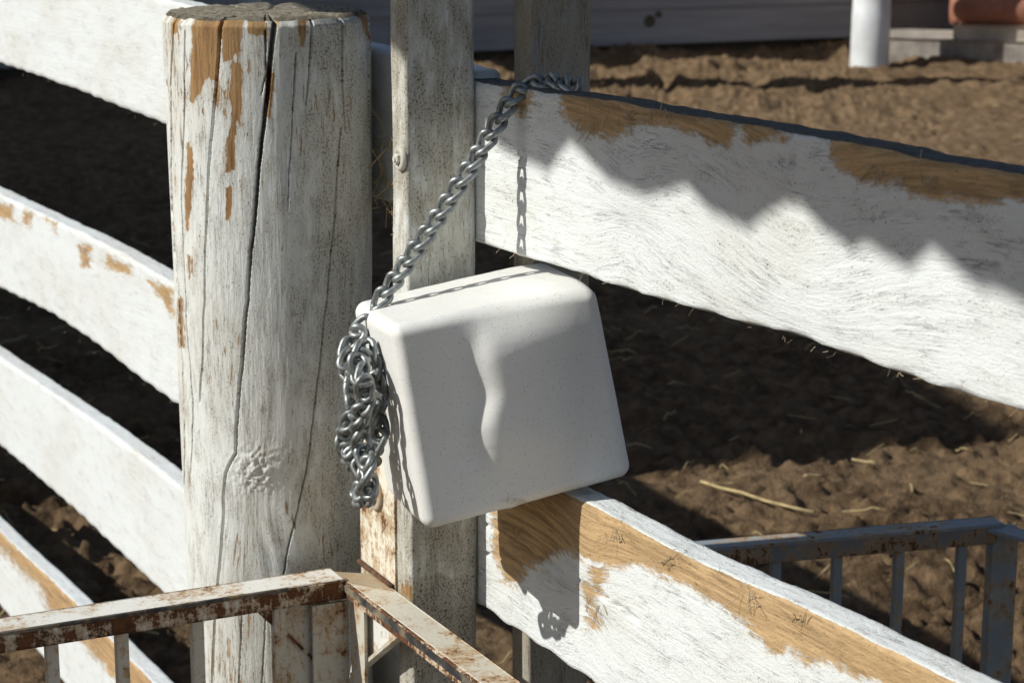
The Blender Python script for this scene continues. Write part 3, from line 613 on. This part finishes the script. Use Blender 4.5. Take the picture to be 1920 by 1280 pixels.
# worn round along the top right of the front
Y = Y + fr * np.clip(zn - .45, 0, 1) ** 2 * .036 * (.25 + np.exp(-((xn - .1) / .45) ** 2))
ZL = ZL - np.clip(-yn, 0, 1) ** 3 * np.clip((zn - .5) * 2, 0, 1) * .006 * np.clip(xn + .8, 0, 1.5)
X = X - np.clip(-yn, 0, 1) ** 2 * np.clip(-xn * 3 - 2, 0, 1) * -.004
ZL = ZL - np.clip((zn - .5) * 2, 0, 1) * (.006 * np.clip(xn, 0, 1) ** 4) + .0012 * fbm(X * 30, Y * 30, 3, 3) * np.clip((zn - .5) * 2, 0, 1)
nub = np.exp(-((xn + .12) / .10) ** 2 - ((yn + .62) / .2) ** 2) * np.clip(-zn * 4 - 3, 0, 1); ZL = ZL - nub * (.006 + .006 * fbm(X * 150, Y * 150, 5, 3))
pit = .0005 * fbm(X * 55 + Y * 31, ZL * 55, 13, 4) + .0010 * fbm(X * 14 + Y * 9, ZL * 14, 14, 2); X = X + pit * xn; Y = Y + pit * yn; ZL = ZL + pit * zn
PW = bcx + X[:, None] * XB + Y[:, None] * YB + ZL[:, None] * ZB
blk = mesh('white_block', PW - 0, Fc, M_BLOCK, None, True)
bm = bmesh.new(); bm.from_mesh(blk.data); bmesh.ops.remove_doubles(bm, verts=bm.verts[:], dist=1e-5); bmesh.ops.recalc_face_normals(bm, faces=bm.faces[:])
for v in bm.verts: v.co -= Vector(bcx)
bm.to_mesh(blk.data); bm.free(); blk.location = bcx
cc = np.array([v.co[:] for v in blk.data.vertices]); loc = np.stack([cc @ XB, cc @ YB, cc @ ZB], -1)
vattr(blk, 'tc', loc); fattr(blk, 'grime', np.clip((-loc[:, 2] / hz - .72) * 2.2, 0, .75) * np.exp(-((loc[:, 0] / hx + .15) / .35) ** 2) + .25 * np.clip(-loc[:, 2] / hz - .8, 0, 1))
tag(blk, 'white speckled block with rounded edges wedged askew between the fence planks', 'block')

# ------------------------------------------------------------------ chain
WD = .0033
def link_mesh(pitch, wire, half_w, twist, name='link'):
    hl = (pitch + 2 * wire) / 2; r = half_w; pts = []; st_ = hl - r; N = 12
    for i in range(N + 1): t = -math.pi / 2 + math.pi * i / N; pts.append((st_ + r * math.cos(t), r * math.sin(t)))
    for i in range(1, 6): pts.append((st_ - 2 * st_ * i / 6, r))
    for i in range(N + 1): t = math.pi / 2 + math.pi * i / N; pts.append((-st_ + r * math.cos(t), r * math.sin(t)))
    for i in range(1, 6): pts.append((-st_ + 2 * st_ * i / 6, -r))
    P = []
    for x, y in pts:
        a = twist * x / hl; P.append((x, y * math.cos(a), y * math.sin(a)))
    P = np.array(P); n = len(P); k = 9; V = []
    for i in range(n):
        T = P[(i + 1) % n] - P[i - 1]; T /= np.linalg.norm(T); c = -P[i].copy(); c[0] *= .2; c = c - T * (c @ T); c /= np.linalg.norm(c); d = np.cross(T, c)
        for j in range(k): t = 2 * math.pi * j / k; V.append(P[i] + wire * (c * math.cos(t) + d * math.sin(t)))
    Fc = [[i * k + j, i * k + (j + 1) % k, ((i + 1) % n) * k + (j + 1) % k, ((i + 1) % n) * k + j] for i in range(n) for j in range(k)]
    me = bpy.data.meshes.new(name); me.from_pydata([tuple(v) for v in V], [], Fc); me.materials.append(M_CHAIN)
    me.polygons.foreach_set('use_smooth', [True] * len(me.polygons)); return me
c_top = pw(968, 172, .006); c_end = pw(692, 592, .152)
topz = pw(1000, 150, 0)[2]
run = [pw(1082, 163, -.030), pw(1040, 152, -.024), pw(1000, 156, -.012), c_top]
Lm = np.linalg.norm(c_end - c_top); PIT = Lm / 14.2; LM = link_mesh(PIT, WD, .0074, .80)
chain = empty('steel_chain', c_end, 'galvanised steel chain looped over the upper plank, its end hanging in a tangle', 'chain')
def place(c, d, roll, sc=1.):
    d = d / np.linalg.norm(d); v = C0 - c; v = v - d * (v @ d); v /= np.linalg.norm(v); s = np.cross(v, d)
    y = s * math.cos(roll) + v * math.sin(roll); z = np.cross(d, y)
    o = bpy.data.objects.new('link', LM); link(o, chain)
    m = Matrix(((d[0], y[0], z[0]), (d[1], y[1], z[1]), (d[2], y[2], z[2]))).to_4x4(); o.matrix_local = Matrix.Translation(Vector(c - c_end)) @ m @ Matrix.Scale(sc, 4)
def along(pts, pitch, rolls, jit=0.):
    P = np.array(pts, float); seg = np.linalg.norm(np.diff(P, axis=0), axis=1); cum = np.concatenate([[0], np.cumsum(seg)]); n = int(cum[-1] / pitch)
    f = lambda s: np.array([np.interp(s, cum, P[:, k]) for k in range(3)])
    for i in range(n):
        s = (i + .5) * pitch; a, b = f(max(0, s - pitch / 2)), f(min(cum[-1], s + pitch / 2)); d = b - a
        if np.linalg.norm(d) < 1e-5: continue
        if jit: d = d / np.linalg.norm(d) + RNG.normal(0, jit, 3)
        place((a + b) / 2 + (RNG.normal(0, .0012, 3) if jit else 0), d, rolls(i))
sag = [c_top + (c_end - c_top) * f + np.array([0, 0, -.006 * math.sin(math.pi * f)]) for f in np.linspace(0, 1, 12)]
along(run + sag[1:], PIT, lambda i: .75 + .06 * math.sin(i * 1.7))
tang = [(690, 600, .158), (668, 628, .172), (650, 655, .180), (660, 690, .188), (682, 708, .190), (692, 742, .190), (675, 778, .188), (656, 800, .184), (652, 838, .180), (668, 862, .184), (680, 895, .188), (668, 935, .190),
        (688, 925, .196), (692, 885, .198), (682, 845, .196), (676, 805, .198), (684, 760, .200), (686, 715, .202), (672, 668, .196), (688, 640, .180), (704, 680, .172), (712, 730, .170), (706, 768, .170), (714, 800, .170), (706, 838, .170), (700, 862, .172),
        (672, 852, .176), (650, 868, .180), (645, 832, .184), (660, 790, .190), (655, 740, .186), (662, 715, .180), (648, 690, .176), (654, 648, .176)]
tp_ = [pw(x, y, w * .98) for x, y, w in tang]
along(tp_, PIT * .86, lambda i: RNG.uniform(0, math.pi), .22)

# ------------------------------------------------------------------ rusty metal frame at lower left
wr_ = WP + .034
cor = pw(652, 1084, wr_); ZR = float(cor[2])
frame = empty('welded_barrier', np.array([cor[0], cor[1], 0]), 'rusty white welded metal barrier with upright bars, fixed beside the round post', 'barrier')
f0 = onz(-60, 1194, ZR); fd = cor - f0; fd[2] = 0; fd /= np.linalg.norm(fd); fn = np.array([fd[1], -fd[0], 0])           # fn: towards the viewer
f0 = f0 - fd * .5
beam('top_flange', f0 - fn * .020 - Z * .002, cor - fn * .020 - fd * .006 - Z * .002, fn, .020, .002, M_RAILTOP, frame, .0008)
beam('front_flange', f0 + fn * .0015 - Z * .0105, cor + fn * .0015 - Z * .0105 - fd * .002, fn, .0022, .0098, M_RUST, frame, .001)
beam('edge_trim', f0 + fn * .0032 - Z * .0008, cor - fd * .07 + fn * .0032 - Z * .0008, fn, .0012, .0016, M_BLACKP, frame, .0004)
e1 = cor + FU * 1.1
M_MUCK = rusty_paint('mucky_corner_paint', (.34, .28, .20), rust=.30, seed=9.4)
prism('corner_plate', [cor - fd * .006 - Z * .0012, cor + FU * .012 - Z * .0012, cor + FU * .055 - FW * .030 - Z * .0012, cor - FW * .034 - FU * .004 - Z * .0012, cor - fd * .012 - fn * .037 - Z * .0012], Z, .0045, M_MUCK, frame)
beam('side_flange', cor - FW * .0155 - FU * .01 - Z * .0045, e1 - FW * .0155 - Z * .0045, FW, .0165, .002, M_RUST2, frame, .0008)
beam('side_web', cor + FW * .003 - Z * .011 + FU * .004, e1 + FW * .003 - Z * .011, FW, .0018, .0078, M_RUST, frame, .0008)
beam('side_trim', cor + FW * .0056 - Z * .0085 + FU * .004, e1 + FW * .0056 - Z * .0085, FW, .0008, .0035, M_BLACKP, frame, .0003)
def at_rail(px_): r = ray(px_, 1140); t_ = ((f0 - C0) @ fn) / (r @ fn); q = C0 + r * t_; return float((q - f0) @ fd)
for x in (-45, 96, 229, 372, 526):
    b0 = f0 + fd * at_rail(x) - fn * .009
    beam('bar', b0 + np.array([0, 0, ZR - .012]) * np.array([0, 0, 0]) + Z * (-.012), np.array([b0[0], b0[1], .06]), fd, .0065, .0065, M_RUST2, frame, .0012)
for x in (1085, 1190):
    pass
cp = cor + FU * .012 - FW * .004
beam('corner_flange', np.array([cor[0], cor[1], .05]) - fd * .020 - fn * .004, cor - fd * .020 - fn * .004 - Z * .027, fn, .002, .020, M_RUST2, frame, .0008)
beam('corner_flange', np.array([cor[0], cor[1], .05]) + FU * .020 - FW * .004, cor + FU * .020 - FW * .004 - Z * .027, FW, .002, .018, M_RUST2, frame, .0008)
ga_ = f0 + fd * at_rail(538) - fn * .011; gb_ = cor - fd * .018 - fn * .011
prism('gusset_plate', [ga_ - Z * .010, gb_ - Z * .010, gb_ - Z * .20, gb_ - Z * .205 - fd * .012, ga_ - Z * .20], fn, .003, M_RUST2, frame)
prism('gusset_rib', [ga_ - Z * .055 + fn * .003, ga_ - Z * .050 + fn * .003, gb_ - Z * .112 + fn * .003, gb_ - Z * .117 + fn * .003], fn, .004, M_RUST, frame)
ga_ = f0 + fd * at_rail(478) - fn * .010; gb_ = f0 + fd * at_rail(532) - fn * .010
prism('corner_brace', [ga_ - Z * .020, gb_ - Z * .020, gb_ - Z * .055], fn, .003, M_RUST, frame)
g1 = cor + FU * .006 - FW * .012 - Z * .022; g2 = pw(765, 1180, wr_ - .012); g3 = pw(655, 1272, wr_ - .012)
prism('gusset_plate', [g1, g2, g3], FW, .004, M_PLATE if False else M_RAILTOP, frame)
beam('gusset_edge', g2, g3, FW, .006, .0015, M_RUST2, frame, .0005)
# upright plate with its bolt
pa = pw(676, 1074, WP - .002); pb = pw(740, 1100, WP - .002); zt_ = float(pw(690, 850, WP)[2]); ppu = onw(676, 1000, WP - .002)[0]; pqu = onw(740, 1000, WP - .002)[0]
up_ = [fp(ppu, WP - .002, ZR - .02), fp(pqu, WP - .002, ZR - .03), fp(pqu, WP - .002, zt_ - .015), fp(pqu - .03, WP - .002, zt_ + .02), fp(ppu + .02, WP - .002, zt_ + .02), fp(ppu, WP - .002, zt_ - .01)]
upl = prism('upright_plate', up_, FW, .009, M_PLATE, frame)
bolt('washer', pw(704, 926, WP - .001), FW, .0185, frame, M_NUT, M_NUT, .2)
V, Fc = tube([fp(ppu + .002, WP + .001, ZR + .001), fp(pqu - .002, WP + .001, ZR - .001)], .0032, 8); mesh('weld', V, Fc, flat('weld_rust', (.14, .075, .045), .9, var=.5, scale=120, bump=1.), frame, True)

# ------------------------------------------------------------------ grey metal railing behind the fence
ZQ = .71; r0 = onz(1340, 1030, ZQ); r1 = onz(1868, 985, ZQ); rd = r1 - r0; rd /= np.linalg.norm(rd); rn = np.array([rd[1], -rd[0], 0])
r0 = r0 - rd * .35
rail = empty('metal_railing', np.array([r1[0], r1[1], 0]), 'grey-blue metal railing with upright bars standing behind the fence', 'railing')
beam('top_flange', r0 - rn * .016, r1 - rn * .016 + rd * .01, rn, .017, .002, M_GREY, rail, .0008)
beam('front_flange', r0 - Z * .013, r1 - Z * .013, rn, .002, .0105, M_GREYR, rail, .0008)
sd = FU * .9 + rd * .25; sd /= np.linalg.norm(sd)
beam('top_flange', r1 - rn * .004 - Z * .0045, r1 + sd * .5 - Z * .0045, np.cross(sd, Z), .016, .002, M_GREY, rail, .0008)
def at_r(px_): r = ray(px_, 1080); t_ = ((r0 - C0) @ rn) / (r @ rn); q = C0 + r * t_; return float((q - r0) @ rd)
for x in (1345, 1458, 1573, 1689, 1806):
    b0 = r0 + rd * at_r(x) - rn * .009
    beam('bar', b0 - Z * .01, np.array([b0[0], b0[1], .05]), rd, .0062, .0062, M_GREY, rail, .0012)
b0 = r0 + rd * at_r(1884) - rn * .012
beam('corner_post', np.array([b0[0], b0[1], .0]), b0 - Z * .006, rd, .0195, .010, M_GREY, rail, .003)

# ------------------------------------------------------------------ straw
def straw_geo(c, L, ang, bend, r, lift=.004):
    P = []
    for f in np.linspace(-.5, .5, 6):
        x = c[0] + math.cos(ang) * L * f - math.sin(ang) * bend * (f * f); y = c[1] + math.sin(ang) * L * f + math.cos(ang) * bend * f * f
        P.append((x, y))
    P = np.array(P); z = ground_h(P[:, 0], P[:, 1]) + lift; z = np.maximum(z, np.interp(np.arange(6), [0, 5], [z[0], z[5]]))
    return tube(np.column_stack([P, z]), r, 5)
big = [((1412, 922), .36, -.78, .05, .0036, 'longest pale straw stalk lying on the soil between the two right planks'), ((1620, 858), .07, -.6, 0, .0025, 'short pale straw on the soil just below the dark shadow edge'),
       ((1525, 892), .055, .35, 0, .0025, 'short straw right of the longest stalk on the soil')]
for (x, y), L, a, b, r, lab in big:
    q = onz(x, y, .02); V, Fc = straw_geo(q, L, a, b, r, .008); tag(mesh('straw_stalk', V, Fc, M_STRAW, None, True), lab, 'straw')
VV = []; FF = []; nb = 0
for i in range(420):
    y = RNG.uniform(3.4, 9.); x = RNG.uniform(-.32, .30) * y
    V, Fc = straw_geo((x, y), RNG.uniform(.02, .10), RNG.uniform(-1.5, 1.5), RNG.uniform(-.01, .01), RNG.uniform(.0009, .0019)); VV.append(V); FF += [[k + nb for k in f] for f in Fc]; nb += len(V)
tag(mesh('scattered_straw', np.concatenate(VV), FF, M_STRAW), 'short bits of straw scattered over the soil', kind='stuff')

def hairs(name, pts, r0, r1, l0, l1, mat, dirs, parent=None):
    VV = []; FF = []; nb = 0
    for p in pts:
        d = dirs() ; L = RNG.uniform(l0, l1); b = RNG.normal(0, .25, 3); q = [p + d * L * f + b * L * f * f for f in (-.2, .4, 1.)]
        V, Fc = tube(q, RNG.uniform(r0, r1), 4); VV.append(V); FF += [[k + nb for k in f] for f in Fc]; nb += len(V)
    o = mesh(name, np.concatenate(VV), FF, mat, parent); o['kind'] = 'stuff'; return o
M_SPL = flat('splinter_wood', (.50, .40, .26), .85)
def rdir(): v = FW * RNG.uniform(0, 1) - Z * RNG.uniform(.2, 1) + FU * RNG.normal(0, .8); return v / np.linalg.norm(v)
ed = []
for a, b, n in [((905, 456), (1920, 771), 70), ((1075, 932), (1790, 1282), 50), ((0, 121), (310, 236), 22), ((0, 541), (325, 756), 26), ((0, 366), (320, 528), 22), ((0, 836), (310, 1116), 12)]:
    for i in range(n): f = RNG.uniform(); ed.append(pw(a[0] + (b[0] - a[0]) * f, a[1] + (b[1] - a[1]) * f + RNG.normal(0, 1.5), .0005))
hairs('splinters', ed[::3], .00010, .00025, .002, .007, M_SPL, rdir, fence)
pts = [pw(737 + RNG.normal(0, 1.5), y + RNG.normal(0, 6), WP) for y in (185, 275, 345, 372, 400, 405, 410, 435, 440, 520) for _ in range(3)]
def ldir(): v = -FU * RNG.uniform(.3, 1) + FW * RNG.normal(0, .4) + Z * RNG.normal(0, .5); return v / np.linalg.norm(v)
hairs('splinters', pts[::2], .0002, .0005, .002, .007, flat('splinter_orange', (.34, .22, .11), .85), ldir, fence)
pts = [pw(RNG.uniform(700, 735), RNG.uniform(250, 400), .004) for _ in range(26)]
def gdir(): v = FU * RNG.normal(0, 1) + Z * RNG.normal(0, 1) + FW * RNG.uniform(0, .4); return v / np.linalg.norm(v)
tag(hairs('caught_hay', pts, .0004, .0009, .01, .04, M_STRAW, gdir), 'wisps of dry hay caught between the round post and the square post')
pts = [pw(x + RNG.normal(0, 12), y + RNG.normal(0, 6), .0015) for x, y in ((1110, 230), (1180, 220), (1240, 215), (1640, 320), (1740, 340), (1160, 1010), (1250, 1050), (1410, 1120), (1500, 1160), (1120, 1140), (970, 1000)) for _ in range(9)]
hairs('wood_fibres', pts, .0002, .0005, .004, .018, M_SPL, gdir, fence)
